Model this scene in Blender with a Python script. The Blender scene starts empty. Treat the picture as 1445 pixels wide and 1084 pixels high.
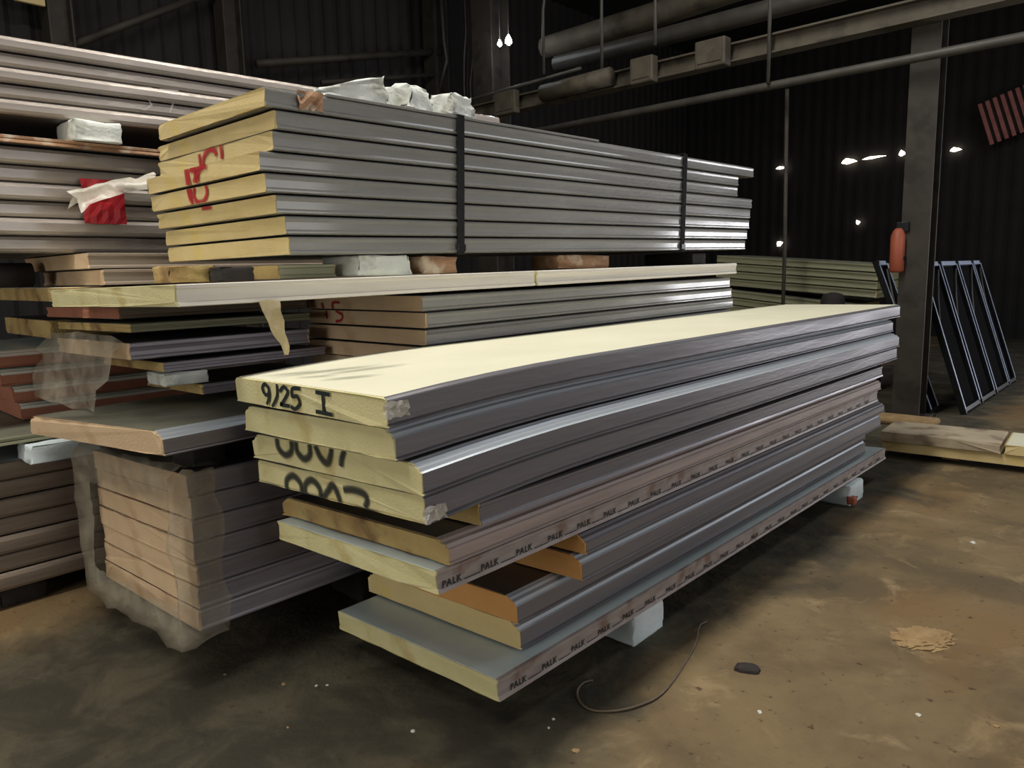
import bpy, bmesh, math, random
from mathutils import Vector, Matrix
random.seed(7)
S = bpy.context.scene
COL = S.collection

# ------------------------------------------------------------------ camera
cam_d = bpy.data.cameras.new('camera')
cam_d.sensor_fit = 'HORIZONTAL'
cam_d.sensor_width = 36.0
cam_d.lens = 36.0 * 1045.0 / 1445.0
cam_d.clip_end = 200
cam = bpy.data.objects.new('camera', cam_d)
COL.objects.link(cam)
# columns: image right, image up, backwards
RX = Vector((0.73326512, 0.67953546, -0.02353341))
DN = Vector((0.08493283, -0.12587832, -0.98840329))
FW = Vector((-0.67461743, 0.7227629, -0.15001705))
M = Matrix(((RX.x, -DN.x, -FW.x, 0.0), (RX.y, -DN.y, -FW.y, 0.0), (RX.z, -DN.z, -FW.z, 1.6), (0, 0, 0, 1)))
cam.matrix_world = M
S.camera = cam

# ------------------------------------------------------------------ world, lights, exposure
S.view_settings.view_transform = 'Standard'
S.view_settings.look = 'None'
S.view_settings.gamma = 1.0
S.view_settings.use_curve_mapping = False
S.view_settings.exposure = 0.0
wd = bpy.data.worlds.new('world'); S.world = wd
wd.use_nodes = True
wd.node_tree.nodes['Background'].inputs[0].default_value = (0.6, 0.7, 0.85, 1)
wd.node_tree.nodes['Background'].inputs[1].default_value = 0.35

def area(name, loc, direction, sx, sy, power, color, spread=180):
    l = bpy.data.lights.new(name, 'AREA'); l.shape = 'RECTANGLE'; l.size = sx; l.size_y = sy
    l.energy = power; l.color = color; l.spread = math.radians(spread)
    o = bpy.data.objects.new(name, l); COL.objects.link(o)
    o.location = loc
    o.rotation_euler = Vector(direction).to_track_quat('-Z', 'Y').to_euler()
    return o
# daylight through the long roof light over the stacks
area('roof_light_daylight', (-2.75, 1.0, 6.9), (0, 0, -1), 0.8, 9.0, 520, (1.0, 0.955, 0.87))
# daylight through the open gate in the far wall, right of the picture
for gx in (3.3, 4.15, 5.0):
    for gz, gh in ((1.0, 1.2), (2.25, 1.0)):
        area('gate_daylight', (gx, 17.9, gz), (0, -1, 0), .66, gh, 52, (0.95, 0.95, 1.0))
# added, unseen overhead light farther back that puts shine on the joint bevels
area('rear_bevel_fill', (0.6, 9.5, 6.9), (0, 0, -1), 1.0, 6.0, 130, (0.92, 0.96, 1.0))
# daylight through the window band in the right-hand wall
area('window_daylight', (8.9, 4.5, 3.3), (-1, 0, 0), 10.0, 1.8, 290, (0.99, 0.97, 0.96))
# added fill light behind the camera to brighten the foam ends
area('front_fill_light', (-2.0, -6.9, 2.6), (0, 1, 0), 4.0, 4.0, 210, (1.0, 0.96, 0.88))

# ------------------------------------------------------------------ helpers
def lin(r, g, b):
    f = lambda c: (c / 255 / 12.92) if c / 255 <= 0.04045 else ((c / 255 + 0.055) / 1.055) ** 2.4
    return (f(r), f(g), f(b), 1.0)

MATS = {}
def mat(name, c1, c2=None, rough=0.6, metal=0.0, scale=8.0, stretch=(1, 1, 1), bump=0.0, bscale=40.0, bstretch=None,
        c3=None, c3scale=1.5, c3lo=0.55, c3hi=0.7, rough2=None, spec=0.5, coat=0.0):
    m = bpy.data.materials.new(name); m.use_nodes = True
    nt = m.node_tree; N = nt.nodes; L = nt.links
    b = N['Principled BSDF']
    b.inputs['Roughness'].default_value = rough; b.inputs['Metallic'].default_value = metal
    b.inputs['Specular IOR Level'].default_value = spec
    b.inputs['Coat Weight'].default_value = coat; b.inputs['Coat Roughness'].default_value = .1
    tc = N.new('ShaderNodeTexCoord')
    mp = N.new('ShaderNodeMapping'); mp.inputs['Scale'].default_value = stretch
    L.new(tc.outputs['Object'], mp.inputs['Vector'])
    n = N.new('ShaderNodeTexNoise'); n.inputs['Scale'].default_value = scale; n.inputs['Detail'].default_value = 6
    L.new(mp.outputs['Vector'], n.inputs['Vector'])
    r = N.new('ShaderNodeValToRGB')
    r.color_ramp.elements[0].position = 0.32; r.color_ramp.elements[1].position = 0.68
    r.color_ramp.elements[0].color = lin(*c1); r.color_ramp.elements[1].color = lin(*(c2 or c1))
    L.new(n.outputs['Fac'], r.inputs['Fac'])
    out = r.outputs['Color']
    if c3:
        n3 = N.new('ShaderNodeTexNoise'); n3.inputs['Scale'].default_value = c3scale; n3.inputs['Detail'].default_value = 5
        L.new(tc.outputs['Object'], n3.inputs['Vector'])
        r3 = N.new('ShaderNodeMapRange'); r3.inputs['From Min'].default_value = c3lo; r3.inputs['From Max'].default_value = c3hi
        L.new(n3.outputs['Fac'], r3.inputs['Value'])
        mx = N.new('ShaderNodeMix'); mx.data_type = 'RGBA'
        L.new(r3.outputs['Result'], mx.inputs['Factor']); L.new(out, mx.inputs['A'])
        mx.inputs['B'].default_value = lin(*c3)
        out = mx.outputs['Result']
    L.new(out, b.inputs['Base Color'])
    if rough2 is not None:
        mr = N.new('ShaderNodeMapRange'); mr.inputs['To Min'].default_value = rough; mr.inputs['To Max'].default_value = rough2
        mr.inputs['From Min'].default_value = 0.35; mr.inputs['From Max'].default_value = 0.65
        L.new(n.outputs['Fac'], mr.inputs['Value']); L.new(mr.outputs['Result'], b.inputs['Roughness'])
    if bump:
        mb = N.new('ShaderNodeMapping'); mb.inputs['Scale'].default_value = bstretch or stretch
        L.new(tc.outputs['Object'], mb.inputs['Vector'])
        nb = N.new('ShaderNodeTexNoise'); nb.inputs['Scale'].default_value = bscale; nb.inputs['Detail'].default_value = 4
        L.new(mb.outputs['Vector'], nb.inputs['Vector'])
        bp = N.new('ShaderNodeBump'); bp.inputs['Strength'].default_value = bump; bp.inputs['Distance'].default_value = 0.01
        L.new(nb.outputs['Fac'], bp.inputs['Height']); L.new(bp.outputs['Normal'], b.inputs['Normal'])
    MATS[name] = m
    return m

def emit(name, color, strength):
    m = bpy.data.materials.new(name); m.use_nodes = True
    b = m.node_tree.nodes['Principled BSDF']
    b.inputs['Base Color'].default_value = color; b.inputs['Emission Color'].default_value = color
    b.inputs['Emission Strength'].default_value = strength
    MATS[name] = m

def film_mat(name, color, alpha, rough=0.25, bump=0.5):
    m = bpy.data.materials.new(name); m.use_nodes = True
    nt = m.node_tree; N = nt.nodes; L = nt.links
    b = N['Principled BSDF']; b.inputs['Base Color'].default_value = color; b.inputs['Roughness'].default_value = rough
    tc = N.new('ShaderNodeTexCoord')
    n = N.new('ShaderNodeTexNoise'); n.inputs['Scale'].default_value = 9; n.inputs['Detail'].default_value = 5
    L.new(tc.outputs['Object'], n.inputs['Vector'])
    mr = N.new('ShaderNodeMapRange'); mr.inputs['From Min'].default_value = 0.3; mr.inputs['From Max'].default_value = 0.7
    mr.inputs['To Min'].default_value = max(0, alpha - 0.2); mr.inputs['To Max'].default_value = min(1, alpha + 0.2)
    L.new(n.outputs['Fac'], mr.inputs['Value']); L.new(mr.outputs['Result'], b.inputs['Alpha'])
    bp = N.new('ShaderNodeBump'); bp.inputs['Strength'].default_value = bump; bp.inputs['Distance'].default_value = 0.02
    L.new(n.outputs['Fac'], bp.inputs['Height']); L.new(bp.outputs['Normal'], b.inputs['Normal'])
    MATS[name] = m

def spray_mat(name, color, rough=0.7):
    m = bpy.data.materials.new(name); m.use_nodes = True
    nt = m.node_tree; N = nt.nodes; L = nt.links
    b = N['Principled BSDF']; b.inputs['Base Color'].default_value = color; b.inputs['Roughness'].default_value = rough
    a = N.new('ShaderNodeAttribute'); a.attribute_name = 'cover'
    L.new(a.outputs['Fac'], b.inputs['Alpha'])
    MATS[name] = m

# foam cores
mat('foam_yellow', (206, 197, 146), (216, 208, 160), 0.9, scale=6, bump=0.3, bscale=120, c3=(190, 172, 114), c3scale=5)
mat('foam_ochre', (209, 187, 132), (216, 196, 144), 0.9, scale=5, bump=0.3, bscale=120, c3=(220, 196, 112), c3scale=3, c3lo=.6, c3hi=.75)
mat('foam_tan', (208, 178, 142), (214, 187, 152), 0.9, scale=5, bump=0.3, bscale=110, c3=(184, 150, 112), c3scale=4, c3lo=.58, c3hi=.75)
mat('foam_orange', (200, 146, 84), (208, 158, 98), 0.9, scale=5, bump=0.3, bscale=110)
mat('foam_dirty', (190, 168, 112), (168, 138, 88), 0.9, scale=5, bump=0.4, bscale=90, c3=(120, 92, 60), c3scale=6, c3lo=.5, c3hi=.7)
mat('foam_red', (168, 112, 88), (146, 92, 72), 0.85, scale=4, bump=0.3, bscale=60)
# sheet metal and joint edges
mat('sheet_cream', (234, 231, 206), (226, 223, 198), 0.5, scale=3, c3=(206, 192, 138), c3scale=2.2, c3lo=.66, c3hi=.82, bump=0.05, bscale=6)
mat('sheet_white', (205, 218, 220), (190, 205, 208), 0.35, scale=4, bump=0.04, bscale=8)
mat('sheet_grey', (120, 118, 118), (96, 94, 95), 0.42, 0.5, scale=4, stretch=(1, .3, 1), bump=0.08, bscale=14)
mat('sheet_dark', (82, 78, 76), (60, 57, 56), 0.45, 0.4, scale=4, bump=0.08, bscale=14)
mat('sheet_dull', (128, 128, 112), (104, 104, 92), 0.5, 0.1, scale=5, bump=0.08, bscale=14, c3=(76, 74, 64), c3scale=3, c3lo=.5, c3hi=.7)
mat('edge_steel', (128, 125, 129), (108, 105, 110), 0.34, 0.35, scale=3, stretch=(6, .35, 6), bump=0.10, bscale=7, bstretch=(2, 1, 8), rough2=0.46)
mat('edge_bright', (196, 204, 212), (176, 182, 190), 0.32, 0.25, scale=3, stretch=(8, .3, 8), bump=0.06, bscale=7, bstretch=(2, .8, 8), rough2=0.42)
mat('edge_gold', (226, 208, 160), (206, 190, 150), 0.4, 0.3, scale=5, stretch=(8, .3, 8), bump=0.1, bscale=9)
mat('edge_film', (140, 139, 136), (124, 123, 120), 0.42, 0.25, scale=3, stretch=(3, .4, 3), bump=0.22, bscale=9, bstretch=(2, 3.0, 5), rough2=0.55, coat=.5)
mat('edge_pink', (172, 156, 150), (150, 136, 131), 0.5, 0.15, scale=5, stretch=(6, .4, 6), bump=0.15, bscale=12, bstretch=(3, 1, 12))
mat('edge_printed', (164, 154, 150), (142, 130, 126), 0.5, 0.1, scale=6, stretch=(6, 1.2, 6), bump=0.1, bscale=12, c3=(126, 104, 92), c3scale=8)
mat('edge_cream', (226, 220, 208), (214, 207, 196), 0.45, 0.05, scale=5, stretch=(6, .4, 6), bump=0.08, bscale=10)
mat('edge_silver', (182, 172, 164), (150, 141, 134), 0.35, 0.4, scale=3.0, stretch=(4, .6, 4), bump=0.4, bscale=5, bstretch=(3, 2.2, 6), rough2=0.5, coat=.5)
mat('edge_dark', (146, 141, 150), (118, 113, 120), 0.4, 0.15, scale=4, stretch=(5, .4, 5), bump=0.12, bscale=8, bstretch=(3, 1, 8))
mat('edge_brown', (150, 136, 122), (122, 109, 97), 0.45, 0.1, scale=4, stretch=(5, .4, 5), bump=0.12, bscale=8, bstretch=(3, 1, 8))
mat('edge_green', (150, 150, 122), (128, 128, 104), 0.5, 0.2, scale=5, stretch=(5, .4, 5), bump=0.1, bscale=9)
# others
mat('white_foam', (232, 236, 230), (214, 218, 212), 0.8, scale=6, bump=0.3, bscale=60, c3=(150, 150, 130), c3scale=6, c3lo=.58, c3hi=.72)
mat('blue_white_foam', (222, 232, 234), (206, 218, 222), 0.75, scale=6, bump=0.25, bscale=60)
mat('wood', (176, 138, 104), (140, 102, 74), 0.75, scale=6, stretch=(1, 1, 6), bump=0.3, bscale=30, c3=(206, 190, 170), c3scale=9)
mat('worn_card', (186, 172, 148), (160, 144, 120), 0.85, scale=5, bump=0.3, bscale=20, c3=(120, 104, 84), c3scale=5)
mat('strap_black', (34, 34, 37), (46, 46, 49), 0.85, 0.0, scale=12, bump=0.1, spec=.15)
mat('black_steel', (26, 27, 30), (40, 42, 46), 0.32, 0.6, scale=6, bump=0.1, bscale=20)
mat('frame_dark', (10, 10, 12), (14, 14, 17), 0.95, 0.0, scale=6, spec=0.05)
mat('frame_glint', (214, 226, 250), (176, 190, 222), 0.3, 0.3, scale=6)  # pale blue stands in for daylight glinting off the black frames
mat('column_paint', (64, 59, 52), (50, 46, 41), 0.65, 0.1, scale=5, bump=0.15, bscale=20, c3=(40, 35, 31), c3scale=4)
mat('beam_paint', (98, 91, 78), (78, 72, 62), 0.65, 0.1, scale=5, bump=0.2, bscale=18, c3=(56, 51, 44), c3scale=3)
mat('pipe_paint', (84, 82, 77), (68, 66, 62), 0.5, 0.1, scale=5, bump=0.1)
mat('orange_plastic', (172, 92, 68), (156, 80, 58), 0.5, scale=5)
mat('red_film', (180, 30, 42), (150, 22, 34), 0.4, scale=6, bump=0.3, bscale=14)
mat('wall_sheet', (34, 31, 31), (25, 23, 23), 0.8, 0.0, scale=2, bump=0.1)
mat('ceiling_sheet', (24, 23, 23), (19, 18, 18), 0.8, scale=2)
mat('red_corrugated', (186, 118, 112), (160, 96, 92), 0.6, scale=6)
mat('dark_rubber', (46, 40, 38), (34, 30, 29), 0.8, scale=8, bump=0.3)
mat('earth_pale', (168, 142, 100), (146, 118, 80), 0.95, scale=14, bump=0.8, bscale=40)
mat('chip_white', (220, 220, 212), (190, 190, 184), 0.7, scale=10)
mat('wire_rust', (120, 106, 88), (96, 84, 70), 0.6, 0.3, scale=20)
mat('ink_black', (22, 34, 34), (30, 42, 42), 0.6, scale=20)
emit('daylight_gap', (1.0, 0.86, 0.68, 1), 6.0)
emit('lamp_glow', (0.9, 0.95, 1.0, 1), 60.0)
emit('pane_glow', (1.0, 0.96, 0.9, 1), 3.0)
film_mat('film_clear', lin(176, 168, 150), 0.42)
film_mat('film_milky', lin(206, 200, 186), 0.75)
film_mat('film_yellow', lin(196, 178, 132), 0.85)
spray_mat('spray_black', lin(44, 48, 44))
spray_mat('spray_red', lin(176, 34, 46))
spray_mat('marker_black', lin(20, 34, 36))
spray_mat('chalk_white', lin(214, 208, 200))

def link(name, me, material=None, parent=None):
    o = bpy.data.objects.new(name, me); COL.objects.link(o)
    if material: 
        if not me.materials: me.materials.append(MATS[material])
    if parent: o.parent = parent
    return o
def empty(name, loc=(0, 0, 0), rot=(0, 0, 0)):
    o = bpy.data.objects.new(name, None); COL.objects.link(o)
    o.location = loc; o.rotation_euler = rot; o.empty_display_size = 0.1
    return o
def tag(o, label, cat, group=None):
    o['label'] = label; o['category'] = cat
    if group: o['group'] = group
    return o
def struct(o, label=None):
    o['kind'] = 'structure'
    if label: o['label'] = label
    return o
def bm_mesh(name, bm, smooth=False):
    me = bpy.data.meshes.new(name); bm.normal_update(); bm.to_mesh(me); bm.free()
    if smooth:
        for p in me.polygons: p.use_smooth = True
    return me
def box_bm(bm, lo, hi, bevel=0.0):
    g = bmesh.ops.create_cube(bm, size=1.0)
    for v in g['verts']:
        v.co = Vector(((lo[0] + hi[0]) / 2 + v.co.x * (hi[0] - lo[0]), (lo[1] + hi[1]) / 2 + v.co.y * (hi[1] - lo[1]), (lo[2] + hi[2]) / 2 + v.co.z * (hi[2] - lo[2])))
    if bevel:
        es = list({e for v in g['verts'] for e in v.link_edges})
        bmesh.ops.bevel(bm, geom=es, offset=bevel, segments=2, affect='EDGES', profile=0.5)
    return bm
def box(name, lo, hi, material, parent=None, bevel=0.0):
    bm = bmesh.new(); box_bm(bm, lo, hi, bevel)
    return link(name, bm_mesh(name, bm), material, parent)
def tube_bm(bm, pts, r, n=8, closed_ends=True):
    pts = [Vector(p) for p in pts]; rings = []
    for i, p in enumerate(pts):
        d = (pts[min(i + 1, len(pts) - 1)] - pts[max(i - 1, 0)]).normalized()
        a = d.orthogonal().normalized() if i == 0 else (rings_a - d * rings_a.dot(d)).normalized()
        rings_a = a
        b = d.cross(a)
        rr = r[i] if isinstance(r, (list, tuple)) else r
        rings.append([bm.verts.new(p + (a * math.cos(2 * math.pi * k / n) + b * math.sin(2 * math.pi * k / n)) * rr) for k in range(n)])
    for i in range(len(rings) - 1):
        for k in range(n):
            bm.faces.new((rings[i][k], rings[i][(k + 1) % n], rings[i + 1][(k + 1) % n], rings[i + 1][k]))
    bm.faces.new(list(reversed(rings[0]))); bm.faces.new(rings[-1])
    return bm
def tube(name, pts, r, material, parent=None, n=8):
    bm = bmesh.new(); tube_bm(bm, pts, r, n)
    return link(name, bm_mesh(name, bm, True), material, parent)

# extrude a closed (x, z) polygon along y with a vertical bend; front and back end vertices can be jittered
def extrude(name, poly, y0, y1, segs, bend=None, jit=0.0, rnd=None, smooth=False):
    bm = bmesh.new(); rows = []
    for i in range(segs + 1):
        t = i / segs; y = y0 + (y1 - y0) * t; row = []
        for (x, z) in poly:
            yy = y + (rnd.uniform(-jit, jit) if jit and (i == 0 or i == segs) else 0)
            row.append(bm.verts.new((x, yy, z + (bend(y) if bend else 0))))
        rows.append(row)
    n = len(poly)
    for i in range(segs):
        for k in range(n):
            bm.faces.new((rows[i][k], rows[i][(k + 1) % n], rows[i + 1][(k + 1) % n], rows[i + 1][k]))
    bm.faces.new(rows[0]); bm.faces.new(list(reversed(rows[-1])))
    bmesh.ops.recalc_face_normals(bm, faces=bm.faces[:])
    return bm_mesh(name, bm, smooth)
def strip_poly(pts, th):
    # closed thin polygon: the polyline pts plus its offset by th to the right-hand side
    off = []
    for i, p in enumerate(pts):
        a = Vector(pts[max(i - 1, 0)]); b = Vector(pts[min(i + 1, len(pts) - 1)])
        d = (b - a).normalized(); nrm = Vector((d.y, -d.x))
        off.append((p[0] + nrm.x * th, p[1] + nrm.y * th))
    return list(pts) + list(reversed(off))

# ------------------------------------------------------------------ the panel builder
# A panel's origin is its front, right-hand, lower corner; it runs back along +y and left along -x.
PINFO = {}
def edge_points(kind, T, side):
    if kind == 'chamfer':        # joint edge with a wide bevel under the top sheet
        p = [(-.056, T), (-.047, T - .003), (-.036, T - .005), (-.030, T - .013), (-.014, T - .017), (-.008, T - .027), (0, T - .031), (0, .012), (-.003, .009), (.005, .005), (.005, 0)]
    elif kind == 'lip':          # flat edge, small lips top and bottom
        p = [(-.012, T), (0, T - .003), (0, T - .014), (-.005, T - .018), (-.005, .018), (0, .014), (.003, .003), (-.01, 0)]
    elif kind == 'small':        # narrow bevel only
        p = [(-.014, T), (-.010, T - .004), (-.002, T - .010), (0, T - .014), (0, .014), (-.004, .010), (.005, .005), (.005, 0)]
    elif kind == 'flat':         # nearly flat edge of a wrapped bundle
        p = [(-.010, T), (-.002, T - .004), (0, T - .012), (-.003, T - .024), (-.003, .020), (0, .012), (0, .006), (-.010, 0)]
    elif kind == 'groove':       # hollow joint edge
        p = [(-.012, T), (0, T - .004), (0, T - .018), (-.006, T - .026), (-.009, T * .5), (-.006, .022), (0, .014), (0, .005), (-.01, 0)]
    else:                        # round
        p = [(-.02, T), (-.006, T - .006), (0, T - .02), (0, .02), (-.006, .006), (-.02, 0)]
    return p
def panel(label, x, y, z, W, L, T, core='foam_yellow', top='sheet_grey', edge='edge_steel', kind='chamfer', roll=0.0, yaw=0.0,
          pitch=0.0, sag=0.0, saglen=0.9, group=None, cat='panel', name='sandwich_panel', seed=None, jit=.004, bottom='sheet_grey', bevelmat=None):
    rnd = random.Random(seed if seed is not None else label)
    e = empty(name, (x, y, z), (math.radians(pitch), math.radians(roll), math.radians(yaw)))
    tag(e, label, cat, group)
    bend = (lambda yy: -sag * max(0.0, 1 - yy / saglen) ** 2) if sag else None
    segs = max(6, int(L / .22)) if sag else 4
    R = edge_points(kind, T, 1)
    Lf = [(-W - px, pz) for (px, pz) in R]
    ins = .002
    # core outline: right edge downwards, bottom right to left, left edge upwards, top left to right
    outline = [(px - ins, min(max(pz, .002), T - .002)) for px, pz in R]
    nb = 10
    xb0, xb1 = outline[-1][0], Lf[-1][0] + ins
    outline += [(xb0 + (xb1 - xb0) * k / nb, .002) for k in range(1, nb)]
    outline += [(px + ins, min(max(pz, .002), T - .002)) for px, pz in reversed(Lf)]
    xt0, xt1 = Lf[0][0] + ins, outline[0][0]
    outline += [(xt0 + (xt1 - xt0) * k / nb, T - .002) for k in range(1, nb)]
    link('foam_core', extrude('foam_core', outline, 0, L, segs, bend, jit, rnd), core, e)
    r0 = lambda: rnd.uniform(.001, .008)
    th = .002
    link('top_sheet', extrude('top_sheet', [(Lf[0][0], T - th), (R[0][0], T - th), (R[0][0], T), (Lf[0][0], T)], r0(), L - r0(), segs, bend), top, e)
    link('bottom_sheet', extrude('bottom_sheet', [(Lf[-1][0], 0), (R[-1][0], 0), (R[-1][0], th), (Lf[-1][0], th)], r0(), L - r0(), segs, bend), bottom, e)
    a, b = r0(), r0()
    if bevelmat and kind == 'chamfer':
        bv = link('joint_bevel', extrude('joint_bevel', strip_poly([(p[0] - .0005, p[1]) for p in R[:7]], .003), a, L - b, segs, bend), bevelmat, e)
        er = link('edge_profile', extrude('edge_profile', strip_poly(R[6:], .002), a, L - b, segs, bend), edge, e)
    else:
        er = link('edge_profile', extrude('edge_profile', strip_poly(R, .002), a, L - b, segs, bend), edge, e)
    link('edge_profile', extrude('edge_profile', strip_poly(list(reversed(Lf)), .002), a, L - b, segs, bend), edge, e)
    PINFO[e.name] = (W, T, L, sag)
    return e

# ribbon strokes on a panel's foam end: points (u, v), u from the left 0..1, v from the bottom 0..1
def strokes(p, lines, width, material, name='painted_mark', soft=True, off=.006):
    W, T, L, sag = PINFO[p.name]
    bm = bmesh.new(); lay = bm.verts.layers.float.new('cover')
    prof = [(-1.0, 0.0), (-.55, .75), (0, 1.0), (.55, .75), (1.0, 0.0)] if soft else [(-.5, 1), (.5, 1)]
    for li, ln in enumerate(lines):
        pts = [Vector((-W * (1 - u), T * v - sag)) for u, v in ln]
        # resample with Catmull-Rom
        fine = []
        for i in range(len(pts) - 1):
            p0, p1, p2, p3 = pts[max(i - 1, 0)], pts[i], pts[i + 1], pts[min(i + 2, len(pts) - 1)]
            for k in range(6):
                t = k / 6
                fine.append(.5 * ((2 * p1) + (p2 - p0) * t + (2 * p0 - 5 * p1 + 4 * p2 - p3) * t * t + (3 * p1 - p0 - 3 * p2 + p3) * t ** 3))
        fine.append(pts[-1])
        prev = None
        for i, q in enumerate(fine):
            d = fine[min(i + 1, len(fine) - 1)] - fine[max(i - 1, 0)]
            if d.length < 1e-6: d = Vector((1, 0))
            d.normalize(); nr = Vector((-d.y, d.x))
            row = []
            for (s, c) in prof:
                xx = q.x + nr.x * s * width; zz = min(max(q.y + nr.y * s * width, .003 - sag), T - .003 - sag)
                v = bm.verts.new((xx, -off - .0004 * li, zz)); v[lay] = c; row.append(v)
            if prev:
                for k in range(len(row) - 1): bm.faces.new((prev[k], prev[k + 1], row[k + 1], row[k]))
            prev = row
    o = link(name, bm_mesh(name, bm), material, p)
    return o

def crumple(name, w, h, nx, ny, amp, seed, material, parent=None, th=.0):
    rnd = random.Random(seed); bm = bmesh.new()
    g = [[bm.verts.new((w * (i / nx - .5), h * (j / ny - .5), 0) ) for j in range(ny + 1)] for i in range(nx + 1)]
    for i in range(nx + 1):
        for j in range(ny + 1):
            v = g[i][j]; v.co += Vector((rnd.uniform(-.4, .4), rnd.uniform(-.4, .4), rnd.uniform(-1, 1))) * amp
    for i in range(nx):
        for j in range(ny): bm.faces.new((g[i][j], g[i + 1][j], g[i + 1][j + 1], g[i][j + 1]))
    return link(name, bm_mesh(name, bm), material, parent)

# ------------------------------------------------------------------ the setting
def floor_mesh():
    bm = bmesh.new()
    xs = [-10.3 + .35 * i for i in range(56)]; ys = [-7.2 + .35 * i for i in range(74)]
    g = [[bm.verts.new((x, y, 0)) for y in ys] for x in xs]
    for i in range(len(xs) - 1):
        for j in range(len(ys) - 1): bm.faces.new((g[i][j], g[i + 1][j], g[i + 1][j + 1], g[i][j + 1]))
    return bm_mesh('floor', bm, True)
def floor_mat():
    m = bpy.data.materials.new('floor_earth'); m.use_nodes = True
    nt = m.node_tree; N = nt.nodes; L = nt.links; b = N['Principled BSDF']
    tc = N.new('ShaderNodeTexCoord')
    def noise(sc, det=6, rough=.55, dist=0.0):
        n = N.new('ShaderNodeTexNoise'); n.inputs['Scale'].default_value = sc; n.inputs['Detail'].default_value = det
        n.inputs['Roughness'].default_value = rough; n.inputs['Distortion'].default_value = dist
        L.new(tc.outputs['Object'], n.inputs['Vector']); return n
    def ramp(src, a, c): 
        r = N.new('ShaderNodeMapRange'); r.inputs['From Min'].default_value = a; r.inputs['From Max'].default_value = c
        r.interpolation_type = 'SMOOTHSTEP'; L.new(src, r.inputs['Value']); return r.outputs['Result']
    def mix(f, a, c):
        x = N.new('ShaderNodeMix'); x.data_type = 'RGBA'; L.new(f, x.inputs['Factor'])
        for s, v in (('A', a), ('B', c)):
            if isinstance(v, tuple): x.inputs[s].default_value = v
            else: L.new(v, x.inputs[s])
        return x.outputs['Result']
    n1 = noise(1.1, 7, .6, .4); n2 = noise(3.5, 8, .65, .6); n3 = noise(.55, 4, .5, .5); n4 = noise(22, 5, .6)
    c = mix(ramp(n1.outputs['Fac'], .38, .62), lin(96, 82, 60), lin(126, 108, 78))
    c = mix(ramp(n2.outputs['Fac'], .52, .70), c, lin(146, 126, 94))
    c = mix(ramp(n3.outputs['Fac'], .50, .66), c, lin(124, 98, 64))
    # darker band of ground around the stacks: its own irregular edge
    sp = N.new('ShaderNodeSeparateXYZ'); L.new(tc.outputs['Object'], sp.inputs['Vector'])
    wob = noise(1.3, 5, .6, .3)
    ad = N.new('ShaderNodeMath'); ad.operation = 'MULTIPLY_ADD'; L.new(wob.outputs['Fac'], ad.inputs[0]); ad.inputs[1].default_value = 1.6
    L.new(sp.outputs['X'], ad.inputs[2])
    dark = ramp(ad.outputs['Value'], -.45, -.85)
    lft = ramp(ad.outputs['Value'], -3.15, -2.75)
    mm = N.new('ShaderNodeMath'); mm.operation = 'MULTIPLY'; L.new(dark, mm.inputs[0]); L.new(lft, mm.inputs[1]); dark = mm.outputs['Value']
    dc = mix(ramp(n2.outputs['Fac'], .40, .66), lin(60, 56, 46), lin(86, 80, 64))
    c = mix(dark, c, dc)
    c = mix(ramp(n4.outputs['Fac'], .60, .74), c, lin(66, 50, 36))
    L.new(c, b.inputs['Base Color'])
    rr = N.new('ShaderNodeMapRange'); rr.inputs['To Min'].default_value = .62; rr.inputs['To Max'].default_value = .95
    L.new(n1.outputs['Fac'], rr.inputs['Value']); L.new(rr.outputs['Result'], b.inputs['Roughness'])
    b.inputs['Specular IOR Level'].default_value = .3
    h = N.new('ShaderNodeMath'); h.operation = 'MULTIPLY_ADD'; L.new(n2.outputs['Fac'], h.inputs[0]); h.inputs[1].default_value = 1.6; L.new(n4.outputs['Fac'], h.inputs[2])
    bp = N.new('ShaderNodeBump'); bp.inputs['Strength'].default_value = .35; bp.inputs['Distance'].default_value = .02
    L.new(h.outputs['Value'], bp.inputs['Height']); L.new(bp.outputs['Normal'], b.inputs['Normal'])
    MATS['floor_earth'] = m
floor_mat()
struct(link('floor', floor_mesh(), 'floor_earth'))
XL, XR, YB, YF, ZC = -10.3, 9.0, 18.0, -7.2, 7.0
def corrugated(name, axis, at, a0, a1, z0, z1, material, pitchlen=.25, depth=.035):
    # trapezoidal sheet standing in the plane axis=at
    bm = bmesh.new(); rows = []; n = int((a1 - a0) / pitchlen * 4)
    for i in range(n + 1):
        a = a0 + (a1 - a0) * i / n; d = depth if (i % 4) in (1, 2) else 0.0
        co = (lambda z: (at - d, a, z)) if axis == 'x' else (lambda z: (a, at - d, z))
        if at < 0: co = (lambda z: (at + d, a, z)) if axis == 'x' else (lambda z: (a, at + d, z))
        rows.append((bm.verts.new(co(z0)), bm.verts.new(co(z1))))
    for i in range(n): bm.faces.new((rows[i][0], rows[i + 1][0], rows[i + 1][1], rows[i][1]))
    return link(name, bm_mesh(name, bm), material)
struct(corrugated('wall_left', 'x', XL, YF, YB, 0, ZC + 1.5, 'wall_sheet'))
struct(corrugated('wall_right', 'x', XR, YF, YB, 0, ZC + 1.5, 'wall_sheet'))
struct(corrugated('wall_back', 'y', YB, XL, XR, 0, ZC + 1.5, 'wall_sheet', depth=.012))
struct(corrugated('wall_front', 'y', YF, XL, XR, 0, ZC + 1.5, 'wall_sheet'))
struct(box('ceiling', (XL, YF, ZC + .05), (XR, YB, ZC + .2), 'ceiling_sheet'))
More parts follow.
